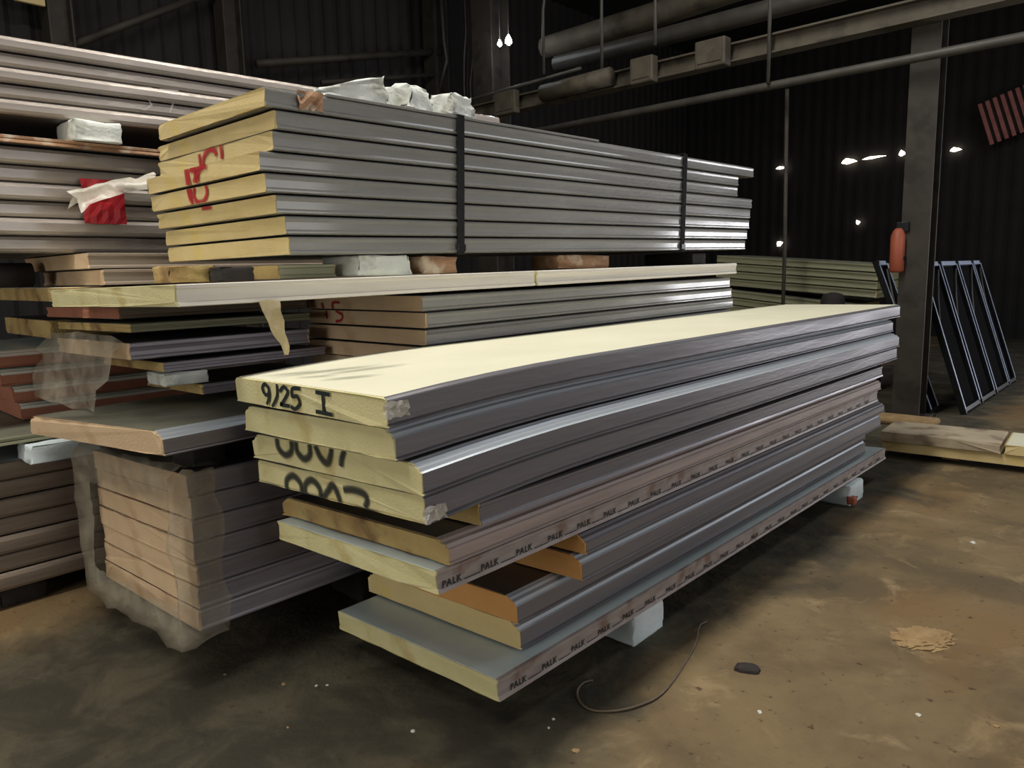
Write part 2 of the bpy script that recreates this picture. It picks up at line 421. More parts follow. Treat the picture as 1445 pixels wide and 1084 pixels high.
# roof light, window band, far gate; front gate and rear roof panel are added
def window(name, lo, hi, bars, axis):
    e = struct(empty(name, lo)); L_ = Vector(hi) - Vector(lo)
    box('window_pane', (0, 0, 0), tuple(L_), 'white_foam', e)
    for k in range(bars + 1):
        t = k / bars
        if axis == 'y': box('window_bar', (-.03, L_.y * t - .03, -.03), (L_.x + .03, L_.y * t + .03, L_.z + .03), 'black_steel', e)
        else: box('window_bar', (L_.x * t - .03, -.03, -.03), (L_.x * t + .03, L_.y + .03, L_.z + .03), 'black_steel', e)
    return e
window('window_1', (-3.2, -3.6, ZC - .03), (-2.3, 5.6, ZC + .02), 8, 'y')
window('fill_panel_rear', (0.05, 6.4, ZC - .03), (1.15, 12.6, ZC + .02), 6, 'y')  # made-up roof panel that goes with the added rear light
window('window_2', (8.94, -.6, 2.35), (8.98, 9.6, 4.25), 9, 'y')
window('door_1', (2.85, 17.94, .25), (5.45, 17.97, 2.95), 4, 'x')
window('fill_panel_front', (-4.05, -7.14, .55), (.05, -7.1, 4.65), 4, 'x')  # made-up opening that goes with the added front fill

# ------------------------------------------------------------------ front stack (A)
GA = 'panels of the front stack'
rA = -2.6
A1 = panel('topmost panel of the front stack, cream sheet on top, foam end marked 9/25 I', -1.70, 1.289, 1.187, .90, 4.92, .093, top='sheet_cream', roll=-.6, sag=.03, group=GA, kind='small')
A2 = panel('second panel from the top of the front stack, unmarked yellow foam end', -1.705, 1.315, 1.084, .90, 4.76, .098, roll=-1.4, sag=.03, group=GA, bevelmat='edge_bright')
A3 = panel('third panel from top of the front stack, lower halves of sprayed digits', -1.635, 1.355, .981, 1.0, 4.64, .099, roll=-2.2, sag=.03, group=GA, bevelmat='edge_bright')
A4 = panel('fourth panel from top of the front stack, upper halves of sprayed digits', -1.645, 1.372, .887, 1.0, 4.62, .090, roll=rA, sag=.03, group=GA, jit=.005, kind='small')
A5 = panel('short dark panel set back beneath the sprayed digits of the front stack', -1.66, 1.612, .784, .95, 4.12, .076, core='foam_dirty', edge='edge_steel', kind='lip', roll=rA, group=GA)
A6 = panel('dusty brownish foam ended panel with pinkish edge, just above the upper printed panel', -1.65, 1.462, .700, .985, 4.2, .080, core='foam_dirty', edge='edge_pink', top='sheet_dark', kind='chamfer', roll=rA, group=GA, jit=.007)
A7 = panel('upper of the two panels with black print along the edge, front stack', -1.65, 1.412, .618, .95, 4.2, .078, edge='edge_printed', top='sheet_white', kind='lip', roll=rA, group=GA)
A8 = panel('upper of the two short orange foam panels set far back under the printed edge', -1.62, 2.12, .541, .9, 3.55, .074, core='foam_orange', kind='chamfer', roll=rA, group=GA)
A9 = panel('lower of the two short orange foam panels set far back under the printed edge', -1.62, 2.10, .443, .9, 3.5, .095, core='foam_orange', kind='chamfer', roll=rA, group=GA, bevelmat='edge_bright')
A10 = panel('orange foam panel with dark top, third from the bottom of the front stack', -1.715, 1.84, .338, .62, 3.75, .098, core='foam_orange', top='sheet_dark', kind='chamfer', roll=rA, group=GA, bevelmat='edge_bright')
A11 = panel('second panel from the bottom of the front stack, on the bluish white one', -1.715, 1.85, .236, .92, 3.75, .099, core='foam_ochre', top='sheet_dark', kind='chamfer', roll=rA, group=GA, bevelmat='edge_bright')
A12 = panel('lowest panel of the front stack, pale bluish white top and printed edge', -1.64, 1.655, .150, .95, 4.18, .082, top='sheet_white', edge='edge_printed', kind='lip', roll=rA, group=GA)

# black writing and sprayed digits on the foam ends
for ch in ([[(.235, .50), (.222, .72), (.245, .88), (.272, .72), (.26, .48), (.235, .50)], [(.272, .82), (.272, .45), (.25, .10)]],
           [[(.335, .95), (.33, .5), (.288, .04)]],
           [[(.352, .68), (.385, .88), (.41, .7), (.37, .3), (.355, .2), (.42, .2)]],
           [[(.50, .90), (.445, .85), (.44, .58), (.475, .6), (.488, .35), (.455, .13), (.425, .2)]],
           [[(.60, .86), (.69, .84)], [(.645, .87), (.645, .16)], [(.595, .18), (.70, .16)]]):
    strokes(A1, ch, .0135, 'marker_black', 'written_character', soft=False)
def zero_bottom(c, w): return [(c - w, 1.0), (c - w * .9, .62), (c, .40), (c + w * .9, .60), (c + w, 1.0)]
def zero_top(c, w): return [(c - w, 0.0), (c - w * .9, .42), (c, .66), (c + w * .9, .42), (c + w, 0.0)]
for ch in (zero_bottom(.24, .050), zero_bottom(.365, .045), [(.445, 1.0), (.47, .6), (.51, .42), (.535, .72), (.545, 1.0)], [(.62, 1.0), (.60, .68), (.592, .42)]):
    strokes(A3, [ch], .017, 'spray_black', 'sprayed_digit')
for ch in (zero_top(.265, .052), zero_top(.39, .05), [(.455, 0.05), (.49, .40), (.52, .66), (.545, .38), (.56, .05)], [(.585, .58), (.64, .66), (.70, .60), (.715, .38), (.70, .1)]):
    strokes(A4, [ch], .017, 'spray_black', 'sprayed_digit')

# dark scuffs on the cream top sheet, torn film at two corners
def scuff(p, x, y, ln, wd, ang):
    sheet = [c for c in p.children if c.name.startswith('top_sheet')][0]
    W, T, L, sag = PINFO[p.name]
    bm = bmesh.new(); lay = bm.verts.layers.float.new('cover'); prev = None
    for i in range(9):
        t = i / 8; row = []
        for j, c in ((-1, 0), (-.4, .8), (.4, .8), (1, 0)):
            xx = x + math.cos(ang) * ln * (t - .5) - math.sin(ang) * wd * j; yy = y + math.sin(ang) * ln * (t - .5) + math.cos(ang) * wd * j
            v = bm.verts.new((xx, yy, T + .003 - sag * max(0, 1 - yy / .9) ** 2)); v[lay] = c * math.sin(math.pi * t) * .42; row.append(v)
        if prev:
            for k in range(3): bm.faces.new((prev[k], prev[k + 1], row[k + 1], row[k]))
        prev = row
    link('scuff_mark', bm_mesh('scuff_mark', bm), 'spray_black', sheet)
for a_ in ((-.62, .22, .42, .035, 1.1), (-.50, .30, .34, .03, 1.2), (-.40, .16, .22, .03, .9), (-.72, .12, .2, .02, 1.0), (-.55, .12, .16, .02, .7)): scuff(A1, *a_)
for p_, zz in ((A1, .055), (A4, .03)):
    t_ = crumple('torn_film', .09, .05, 6, 4, .007, 17, 'film_milky', p_); t_.location = (.008, .03, zz - .03); t_.rotation_euler = (math.pi / 2, 0, math.pi / 2)

# black print along two edges
def print_word(text):
    c = bpy.data.curves.new('print_word', 'FONT'); c.body = text; c.size = .031; c.extrude = .0004; c.offset = .0004; c.shear = .12; c.space_character = 1.22
    o = bpy.data.objects.new('print_word', c); COL.objects.link(o)
    dg = bpy.context.evaluated_depsgraph_get()
    me = bpy.data.meshes.new_from_object(o.evaluated_get(dg))
    bpy.data.objects.remove(o); bpy.data.curves.remove(c)
    me.materials.clear(); me.materials.append(MATS['ink_black'])
    bm = bmesh.new(); bm.from_mesh(me)
    for (x0, x1, y0, y1) in ((.095, .165, -.0015, .0015),):
        box_bm(bm, (x0, y0, -.0004), (x1, y1, .0004))
    bm.to_mesh(me); bm.free()
    return me
word = print_word('PALK')
def print_row(p, y0, y1, step, z):
    e = [c for c in p.children if c.name.startswith('edge_profile')][0]
    k = y0
    while k < y1:
        o = link('printed_word', word, None, e)
        o.location = (-.0015, k, z); o.rotation_euler = (math.pi / 2, 0, math.pi / 2)
        k += step
print_row(A7, -.04 + .06, 4.0, .17, .017)
print_row(A12, .06, 4.0, .17, .017)

# foam blocks the front stack stands on
def block(label, cx, cy, z0, sx, sy, sz, material='white_foam', rot=0.0, seed=1, cat='block', group=None, name='foam_block', rough=.006, taper=0.0, roll=0.0, cuts=2):
    rnd = random.Random(seed)
    bm = bmesh.new(); box_bm(bm, (-sx / 2, -sy / 2, 0), (sx / 2, sy / 2, sz))
    bmesh.ops.subdivide_edges(bm, edges=bm.edges[:], cuts=cuts, use_grid_fill=True)
    bmesh.ops.bevel(bm, geom=[e for e in bm.edges if e.calc_face_angle(0) > 1.0], offset=min(sx, sy, sz) * .08, segments=2, affect='EDGES', profile=.5)
    for v in bm.verts:
        k = 1 - taper * (v.co.z / sz)
        v.co.x *= k; v.co.y *= k
        v.co += Vector((rnd.uniform(-1, 1), rnd.uniform(-1, 1), 0 if v.co.z < .003 else rnd.uniform(-1, .3))) * rough
    o = link(name, bm_mesh(name, bm, True), material)
    o.location = (cx, cy, z0); o.rotation_euler = (0, math.radians(roll), math.radians(rot))
    tag(o, label, cat, group)
    return o
GB = 'foam blocks under the front stack'
block('white foam block under the near right side of the front stack', -1.79, 2.62, 0, .26, .24, .132, group=GB, seed=3, material='blue_white_foam')
block('white foam block under the near left side of the front stack', -2.42, 2.62, 0, .26, .24, .100, group=GB, seed=4)
block('whitish foam block under the far right end of the front stack', -1.76, 5.12, 0, .3, .26, .137, group=GB, seed=5, material='blue_white_foam')
block('whitish foam block under the far left end of the front stack', -2.42, 5.1, 0, .26, .24, .100, group=GB, seed=6)
box_o = block('small orange scrap wedged under the far end of the front stack', -1.60, 5.0, .02, .05, .06, .05, material='orange_plastic', seed=9, rough=.004, cat='scrap', name='orange_scrap')

# ------------------------------------------------------------------ strapped bundle on top (B)
GBn = 'panels of the strapped bundle'
Bn = [(1.545, .98, 4.22, -2.70), (1.585, 1.10, 3.92, -2.70), (1.565, 1.07, 3.93, -2.70), (1.505, 1.08, 4.24, -2.70), (1.522, 1.09, 4.2, -2.70), (1.56, 1.12, 4.15, -2.70), (1.596, 1.14, 4.08, -2.70), (1.604, 1.15, 4.04, -2.70)]
Bw = ['top panel of the strapped bundle, carrying the white foam chunks', 'second panel from the top of the strapped bundle', 'third panel from the top of the strapped bundle, with the upper red spray mark',
      'fourth panel from the top of the strapped bundle, end jutting out with red spray', 'fifth panel from the top of the strapped bundle, with the red sprayed zero', 'sixth panel from the top of the strapped bundle',
      'seventh panel from the top of the strapped bundle', 'bottom panel of the strapped bundle']
BP = []
TB = .0735; DB = .0805
for i, (yy, w, ln, xx) in enumerate(Bn):
    zz = 1.687 + DB * (7 - i) + (yy - 1.604) * math.tan(math.radians(.6))
    BP.append(panel(Bw[i], xx, yy, zz, w, ln, TB, core='foam_ochre', edge='edge_film', kind='flat', pitch=.6, group=GBn, top='sheet_dull', jit=.006))
strokes(BP[2], [[(.42, .8), (.425, .1)], [(.45, .1), (.46, .55), (.51, .9), (.56, .75), (.57, .45)], [(.615, .98), (.615, .2)]], .017, 'spray_red', 'sprayed_mark')
strokes(BP[3], [[(.41, .97), (.415, .03)], [(.43, .97), (.435, .03)], [(.46, .97), (.52, .6), (.50, .03)], [(.60, .97), (.54, .75), (.475, .1)], [(.45, .85), (.60, .9)], [(.49, .9), (.50, .3)]], .017, 'spray_red', 'sprayed_mark')
strokes(BP[4], [[(.385, .97), (.40, .4), (.425, .05)], [(.41, .97), (.42, .3)], [(.455, .97), (.44, .55), (.465, .1), (.52, .07), (.555, .5), (.55, .97)]], .017, 'spray_red', 'sprayed_mark')
strokes(BP[5], [[(.44, .9), (.52, .88)]], .014, 'spray_red', 'sprayed_mark')
# dent in the top panel's edge and a loose cover strip on its near half
d = crumple('torn_patch', .12, .075, 6, 4, .008, 5, 'wood', BP[0]); d.location = (.004, .20, .045); d.rotation_euler = (math.pi / 2, 0, math.pi / 2)
d['label'] = 'torn brown patch'
box('cover_strip', (-.35, .28, TB), (.004, 2.15, TB + .012), 'edge_film', BP[0], .003)

# straps round the bundle
def strap(label, y):
    e = empty('strap', (-2.70, y, 1.687)); tag(e, label, 'strap', 'straps round the bundle')
    e.rotation_euler = (math.radians(-2.5), 0, 0)
    zb = (y - 1.604) * math.tan(math.radians(.6))
    z0, z1 = zb - .002, zb + DB * 7 + TB + .016
    w = .022
    box('side_band', (.006, -w, z0 - .004), (.010, w, z1), 'strap_black', e)
    box('top_band', (-1.16, -w, z1 - .002), (.010, w, z1 + .002), 'strap_black', e)
    box('bottom_band', (-1.16, -w, z0 - .006), (.010, w, z0 - .003), 'strap_black', e)
    box('side_band', (-1.164, -w, z0 - .004), (-1.16, w, z1), 'strap_black', e)
    box('buckle', (.008, -w * 1.2, z0 + .01), (.016, w * 1.2, z0 + .045), 'black_steel', e, .002)
strap('black strap round the middle of the strapped bundle', 2.54)
strap('black strap round the far end of the strapped bundle', 4.66)
# foam chunks on top of the bundle
def chunk(label, cx, cy, z0, sx, sy, sz, rot, seed, taper=.25, mat_='white_foam', wedge=0.0):
    o = block(label, cx, cy, z0, sx, sy, sz, material=mat_, rot=rot, seed=seed, group='foam chunks on the bundle', name='foam_chunk', rough=.012, taper=taper, cuts=4)
    for v in o.data.vertices: v.co.z *= 1 - wedge * (.5 - v.co.y / sy)
    return o
ZT = 1.687 + 8 * DB + .008
chunk('long white foam chunk nearest the torn edge on top of the bundle', -2.87, 2.03, ZT + .012, .17, .36, .135, -12, 21, .12, wedge=.75)
chunk('grey white rocky foam chunk, middle of the three on the bundle', -2.86, 2.36, ZT + .018, .20, .21, .115, 20, 22, .22)
chunk('small square white foam chunk beside the strap on the bundle', -2.80, 2.61, ZT + .016, .15, .19, .105, 10, 23, .15)

# ------------------------------------------------------------------ long pale panels (C) and the layer under the bundle
C1 = panel('near long cream panel jutting out beneath the strapped bundle, foam end towards the viewer', -2.56, 1.08, 1.506, 1.36, 1.86, .078, top='sheet_cream', edge='edge_cream', kind='lip', roll=-.8, yaw=0, pitch=.55, group='pale panels under the bundle')
C2 = panel('far long pale panel continuing the cream one beneath the strapped bundle', -2.56, 2.957, 1.524, 1.36, 2.27, .078, top='sheet_cream', edge='edge_cream', kind='groove', roll=-.8, pitch=.55, group='pale panels under the bundle')
GS = 'spacer blocks under the bundle'
def zc(y): return 1.586 + (y - 1.08) * math.tan(math.radians(.55))
block('white foam spacer block between the bundle and the cream panel', -2.86, 2.09, zc(2.09), .30, .30, .092, material='white_foam', seed=31, group=GS, taper=.06)
block('wooden spacer block beside the white one under the bundle', -2.86, 2.42, zc(2.42), .3, .22, .086, material='wood', seed=32, group=GS, name='wood_block')
block('small tan foam spacer block near the front under the bundle', -2.98, 1.30, zc(1.3) + .0, .16, .18, .065, material='foam_dirty', seed=33, group=GS)
block('black spacer block with pale top near the front under the bundle', -2.83, 1.42, zc(1.4), .1, .14, .055, material='dark_rubber', seed=34, group=GS, name='rubber_block')
block('reddish wooden spacer far back under the bundle', -2.84, 3.6, zc(3.6), .2, .5, .08, material='wood', seed=35, group=GS, name='wood_block')
block('dark spacer block at the far end under the bundle', -2.95, 5.0, zc(5.0), .4, .2, .08, material='dark_rubber', seed=36, group=GS, name='rubber_block')
panel('thin grey offcut slipped in under the front of the bundle', -2.82, 1.62, zc(1.62), .8, .28, .06, core='foam_dirty', edge='edge_green', kind='lip', group=GS, cat='offcut', name='panel_offcut', pitch=.55)

# ------------------------------------------------------------------ stack marked 15 behind the front stack (D)
GD = 'panels of the stack marked 15'
Dw = ['top panel of the brown ended stack marked 15', 'second panel of the brown ended stack, lower half of the red 15', 'third panel down of the brown ended stack marked 15', 'fourth panel down of the brown ended stack marked 15',
      'fifth panel down of the brown ended stack marked 15', 'sixth panel down of the brown ended stack marked 15', 'lowest panel of the brown ended stack marked 15']
Dp = []
for i in range(7):
    Dp.append(panel(Dw[i], -2.67 - .006 * (i % 2), 2.262 + .012 * ((i * 2) % 3), 1.424 - .081 * i, 1.0, 3.08 + .02 * (i % 3), .075, core='foam_tan', edge='edge_film' if i < 4 else 'edge_steel', kind='flat', pitch=.35, group=GD))
strokes(Dp[0], [[(.165, .45), (.175, .03)], [(.33, .5), (.27, .45), (.265, .03)]], .010, 'spray_red', 'sprayed_mark')
strokes(Dp[1], [[(.175, .97), (.18, .35)], [(.265, .97), (.29, .85), (.325, .65), (.31, .3), (.26, .2)]], .010, 'spray_red', 'sprayed_mark')

# ------------------------------------------------------------------ wrapped bundle on the left (F)
GF = 'panels of the plastic wrapped bundle'
Fw = ['top panel inside the plastic wrap of the low left bundle', 'second panel from the top inside the plastic wrapped bundle', 'third panel from the top inside the plastic wrapped bundle', 'middle panel of the seven inside the plastic wrap',
      'third panel from the bottom inside the plastic wrapped bundle', 'second panel from the bottom inside the plastic wrapped bundle', 'bottom panel inside the plastic wrap of the low left bundle']
for i in range(7):
    panel(Fw[i], -2.80, 1.16 + .004 * ((i * 5) % 3), .215 + .092 * (6 - i), 1.04, 4.1, .0905, core='foam_tan', edge='edge_dark', kind='flat', roll=-3, group=GF, top='sheet_dark')
for k, (xx, yy, hh) in enumerate(((-3.05, 2.1, .190), (-3.62, 2.1, .155), (-3.05, 4.6, .190), (-3.62, 4.6, .155))):
    block(['dark block under the near right of the wrapped bundle', 'dark block under the near left of the wrapped bundle', 'dark block under the far right of the wrapped bundle', 'dark block under the far left of the wrapped bundle'][k], xx, yy, 0, .26, .2, hh, seed=50 + k, group='blocks under the wrapped bundle', material='dark_rubber', name='packing_block')

def film_shell(name, label, rings, material, seed, amp=.01):
    # rings: list of closed/open point rows joined into a sheet
    rnd = random.Random(seed); bm = bmesh.new(); vs = []
    for row in rings: vs.append([bm.verts.new(Vector(p) + Vector((rnd.uniform(-1, 1), rnd.uniform(-1, 1), rnd.uniform(-1, 1))) * amp) for p in row])
    for i in range(len(vs) - 1):
        for k in range(len(vs[0]) - 1): bm.faces.new((vs[i][k], vs[i][k + 1], vs[i + 1][k + 1], vs[i + 1][k]))
    bmesh.ops.subdivide_edges(bm, edges=bm.edges[:], cuts=1, use_grid_fill=True, smooth=.6)
    for v in bm.verts: v.co += Vector((rnd.uniform(-1, 1), rnd.uniform(-1, 1), rnd.uniform(-1, 1))) * amp * .35
    o = link(name, bm_mesh(name, bm, True), material)
    if label: tag(o, label, 'plastic film')
    return o
# sleeve over the front end of the wrapped bundle
def sleeve_row(y, grow, zt, zb, bag=0.0):
    row = []
    xr, xl = -2.785 + grow, -3.86 - grow
    for k in range(7): row.append((xr, y, zt + (zb - zt) * k / 6))
    for k in range(1, 8):
        t = k / 8; row.append((xr + (xl - xr) * t, y, zb - .062 * t - bag * math.sin(math.pi * t)))
    for k in range(7): row.append((xl - .05 * math.sin(math.pi * k / 6), y, zb - .062 + (zt - zb) * k / 6))
    for k in range(1, 8):
        t = k / 8; row.append((xl + (xr - xl) * t, y, zt - .062 * (1 - t)))
    row.append(row[0])
    return row
fs = film_shell('plastic_sleeve', 'crumpled clear plastic film round the end of the low left bundle', [sleeve_row(1.27, .008, .875, .205), sleeve_row(1.19, .016, .885, .2), sleeve_row(1.12, .02, .90, .185, .02), sleeve_row(1.08, .0, .86, .175, .02), sleeve_row(1.105, -.09, .72, .30)], 'film_clear', 4, .014)

# panel lying on the wrapped bundle (G)
G1 = panel('grey panel lying alone on the wrapped bundle, tan broken foam end', -2.71, 1.045, .968, 1.28, 1.15, .092, core='foam_tan', top='sheet_dull', edge='edge_dark', kind='chamfer', roll=-3.2, yaw=4, jit=.007, bevelmat='edge_bright')
for k, (xx, yy) in enumerate(((-3.0, 1.3), (-3.6, 1.35), (-3.0, 2.0), (-3.6, 2.0))):
    block(['hidden near right packing block beneath the lone grey panel', 'hidden near left packing block beneath the lone grey panel', 'hidden far right packing block beneath the lone grey panel', 'hidden far left packing block beneath the lone grey panel'][k], xx, yy, .864 + (xx + 2.8) * .052, .2, .14, .084, material='dark_rubber', seed=60 + k, group='packing under the lone panel', name='packing_block', rough=.002)

# ------------------------------------------------------------------ dark loose panels under the cream panel (E)
GE = 'dark loose panels under the cream panel'
panel('thin panel with pale edge, uppermost of the dark loose ones under the cream panel', -3.45, 1.245, 1.372, 1.0, .90, .040, core='foam_dirty', top='sheet_dull', edge='edge_green', kind='lip', group=GE, roll=-1.0)
panel('thick dark grey panel with ragged plastic at its end under the cream panel', -3.45, 1.235, 1.25, 1.0, .90, .078, core='foam_tan', top='sheet_dark', edge='edge_dark', kind='groove', group=GE, roll=-1.0)
panel('thin dark panel resting on a white block under the cream panel', -3.42, 1.36, 1.185, .75, .85, .045, core='foam_dirty', top='sheet_dark', edge='edge_dark', kind='lip', group=GE, roll=-1.0)
block('white foam block between the dark loose panels left of the stack marked 15', -3.52, 1.46, 1.118, .2, .2, .058, seed=71, material='white_foam', roll=0)
panel('lowest dark loose panel lying on the lone grey panel', -3.40, 1.52, 1.062, .65, .70, .05, core='foam_dirty', top='sheet_dark', edge='edge_dark', kind='lip', group=GE, roll=-1.2)
panel('dirty brown panel directly below the cream panel foam end', -3.55, 1.24, 1.43, 1.05, .95, .055, core='foam_red', top='sheet_dark', edge='edge_brown', kind='lip', group=GE, roll=-.8)
tr = film_shell('tape_strip', None, [[(-2.548 + .002 * j, 1.37 + .018 * j + (.045 - .007 * j) * i, 1.515 - .042 * j) for i in range(3)] for j in range(6)], 'film_yellow', 6, .006)
tag(tr, 'torn yellowish strip dangling from the cream panel edge', 'strip')
film_shell('plastic_sheet', 'ragged plastic sheet hanging below the cream panel on the far left', [[(-4.46 + .25 * i - .03 * j, 1.20 - .02 * j, 1.36 - .085 * j) for i in range(5)] for j in range(5)], 'film_clear', 8, .03)

# ------------------------------------------------------------------ tall pile on the far left (H, K, N, J)
GH = 'brown edged panels of the lowest left pile'
Hw = ['top', 'second from top', 'third from top', 'fourth from top', 'third from bottom', 'second from bottom', 'bottom']
for i in range(7):
    panel(Hw[i] + ' panel of the low brown edged pile at the left border', -4.2 - .015 * (i % 2), .15, .10 + .092 * (6 - i), 1.1, 3.9, .089, core='foam_dirty', top='sheet_white' if i == 0 else 'sheet_dark', edge='edge_brown', kind='round', group=GH)
for k, yy in enumerate((.9, 3.2)):
    block(['low dark block under the near part of the left pile', 'low dark block under the far part of the left pile'][k], -4.7, yy, 0, .9, .2, .097, seed=80 + k, group='blocks under the left pile', material='dark_rubber', name='packing_block')
block('bright bluish white foam block on the low brown edged pile', -4.13, 1.10, .745, .24, .32, .088, seed=85, material='blue_white_foam', taper=.08)
block('second white foam block further back on the low brown edged pile', -4.7, 2.6, .745, .22, .3, .088, seed=86, material='blue_white_foam')
panel('thin greenish grey sheet panel lying over the bluish white foam block', -4.12, .2, .836, 1.1, 2.6, .036, core='foam_dirty', top='sheet_dull', edge='edge_green', kind='lip')
GK = 'red brown edged panels at the left border'
for i, (x, y, z) in enumerate(((-4.56, .9, 1.165), (-4.56, .98, 1.068), (-4.56, 1.03, .972), (-4.58, 1.06, .876))):
    panel(['top', 'second', 'third', 'lowest'][i] + ' of the red brown edged panels at the left border', x, y, z, 1.0, 1.6, .088, core='foam_red', top='sheet_white', edge='foam_red', kind='chamfer', group=GK, bottom='sheet_white', bevelmat='edge_cream')
panel('worn yellowish panel beside the cream panel end at the left border', -4.02, 1.16, 1.505, 1.15, 1.3, .07, core='foam_dirty', top='sheet_cream', edge='foam_dirty', kind='lip', jit=.006)
panel('brown wedge like offcut under the worn yellowish panel', -4.49, 1.22, 1.30, .9, 1.2, .10, core='foam_dirty', top='sheet_dark', edge='foam_dirty', kind='round', name='panel_offcut', cat='offcut', jit=.006)
GN = 'short tan panels under the silver bundle'
panel('upper short tan panel below the silver bundle on the left', -4.0, 1.28, 1.662, 1.05, 2.2, .078, core='foam_tan', top='sheet_dark', edge='edge_brown', kind='lip', group=GN)
panel('lower short tan panel below the silver bundle on the left', -3.97, 1.33, 1.580, .95, 2.2, .078, core='foam_tan', top='sheet_dark', edge='edge_brown', kind='lip', group=GN)
tube('rubber_roll', [(-4.72, .98, 1.58 + .065), (-4.72, 1.22, 1.58 + .065)], .065, 'dark_rubber', n=14)
tag(bpy.data.objects['rubber_roll'], 'small dark rubber roll at the left border beside the tan panels', 'roll')
GJ = 'silver panels of the lower left wrapped bundle'
for i in range(6):
    panel(['top', 'second', 'third', 'fourth', 'fifth', 'lowest'][i] + ' panel of the lower silver bundle at upper left', -4.16 - .02 * (i % 2), .45, 1.745 + .083 * (5 - i), 1.1, 3.8, .080, core='foam_ochre', edge='edge_silver', kind='round', group=GJ, top='sheet_grey')
panel('thin wooden board panel lying on the lower silver bundle', -4.12, .5, 2.248, 1.1, 3.4, .036, core='wood', top='wood', edge='wood', kind='lip', name='board', cat='board')
block('white foam block between the two silver bundles at upper left', -4.22, 1.42, 2.288, .26, .22, .10, seed=91, material='white_foam')
block('second foam block between the two silver bundles, further back', -4.4, 3.4, 2.288, .26, .22, .13, seed=92, material='white_foam')
GJ2 = 'silver panels of the topmost left bundle'
for i in range(5):
    p = panel(['top', 'second', 'middle', 'fourth', 'lowest'][i] + ' panel of the topmost silver bundle at upper left', -4.17 - .018 * (i % 2), .40, 2.375 + .071 * (4 - i), 1.1, 4.0, .067, core='foam_ochre', edge='edge_silver', kind='round', group=GJ2, pitch=1.1, top='sheet_grey')
    if i == 3: p_scrawl = p
# faint pale scrawl on the side of the topmost silver bundle
def side_strokes(p, lines, width, material, name):
    bm = bmesh.new(); lay = bm.verts.layers.float.new('cover')
    for ln in lines:
        prev = None
        for i, (y, z) in enumerate(ln):
            d = Vector(ln[min(i + 1, len(ln) - 1)]) - Vector(ln[max(i - 1, 0)]); d.normalize(); row = []
            for s_, c in ((-1, 0), (0, .55), (1, 0)):
                v = bm.verts.new((.006, y - d.y * s_ * width, z + d.x * s_ * width)); v[lay] = c; row.append(v)
            if prev:
                for k in range(2): bm.faces.new((prev[k], prev[k + 1], row[k + 1], row[k]))
            prev = row
    link(name, bm_mesh(name, bm), material, p)
side_strokes(p_scrawl, [[(1.34, .135), (1.27, .13), (1.26, .085), (1.31, .09), (1.33, .05), (1.29, .02), (1.25, .03)]], .008, 'chalk_white', 'chalk_mark')
side_strokes(p_scrawl, [[(1.38, .135), (1.48, .14), (1.45, .08), (1.42, .02)]], .008, 'chalk_white', 'chalk_mark')
rf = crumple('red_wrap', .20, .22, 7, 6, .004, 12, 'red_film'); rf.location = (-4.145, 1.43, 2.0); rf.rotation_euler = (math.pi / 2, 0, math.pi / 2)
tag(rf, 'bright red wrapping patch on the lower silver bundle', 'wrapping')
fb = film_shell('plastic_bag', None, [[(-4.125 + .02 * math.sin(i * 1.3) + .02 * j, 1.26 + .085 * i, 1.97 + .03 * i + (.07 - .02 * i * .3) * math.sin(j * .9)) for i in range(6)] for j in range(5)], 'film_milky', 9, .02)
tag(fb, 'crumpled whitish plastic sticking out in front of the red wrapping', 'plastic film')

# ------------------------------------------------------------------ right side: column, frames, far stack, low stack
def ibeam_poly(w, h, tf, tw):
    return [(-w / 2, -h / 2), (w / 2, -h / 2), (w / 2, -h / 2 + tf), (tw / 2, -h / 2 + tf), (tw / 2, h / 2 - tf), (w / 2, h / 2 - tf), (w / 2, h / 2), (-w / 2, h / 2), (-w / 2, h / 2 - tf), (-tw / 2, h / 2 - tf), (-tw / 2, -h / 2 + tf), (-w / 2, -h / 2 + tf)]
def column(label, x, y, h=7.0, w=.26, material='column_paint', foot=True):
    e = empty('steel_column', (x, y, 0)); tag(e, label, 'column', 'steel columns of the hall')
    s = link('shaft', extrude('shaft', ibeam_poly(w, w, .02, .014), 0, h, 2), material, e)
    s.rotation_euler = (math.pi / 2, 0, 0)
    s.location = (0, 0, 0)
    # extruded along +y; stand it up
    s.matrix_local = Matrix(((1, 0, 0, 0), (0, 0, -1, 0), (0, 1, 0, 0), (0, 0, 0, 1)))
    if foot:
        f = box('base_plate', (-w * .8, -w * .8, 0), (w * .8, w * .8, .03), material, e, .004)
        for sx in (-1, 1):
            for sy in (-1, 1):
                bm = bmesh.new(); bmesh.ops.create_cone(bm, cap_ends=True, segments=6, radius1=.02, radius2=.02, depth=.03)
                b = link('bolt', bm_mesh('bolt', bm), 'black_steel', f); b.location = (sx * w * .65, sy * w * .65, .045)
    return e
column('dark steel column with an orange cylinder on it, right of the stacks', -2.16, 8.38)
box_h = box('footing', (-2.50, 7.85, 0), (-1.80, 8.15, .07), 'earth_pale', None, .03); tag(box_h, 'low dusty footing lump before the base of the dark column', 'footing')
ex = empty('orange_cylinder', (-2.30, 8.2, 1.50)); tag(ex, 'orange cylinder hanging on the left flange of the dark column', 'cylinder')
tube('body', [(0, 0, 0), (0, 0, .02), (0, 0, .36), (0, 0, .41), (0, 0, .44)], [.05, .068, .068, .05, .025], 'orange_plastic', ex, 14)
box('bracket', (-.03, .02, .40), (.09, .07, .50), 'black_steel', ex, .006)
box('hose_clip', (.05, -.02, .12), (.075, .06, .16), 'black_steel', ex, .004)

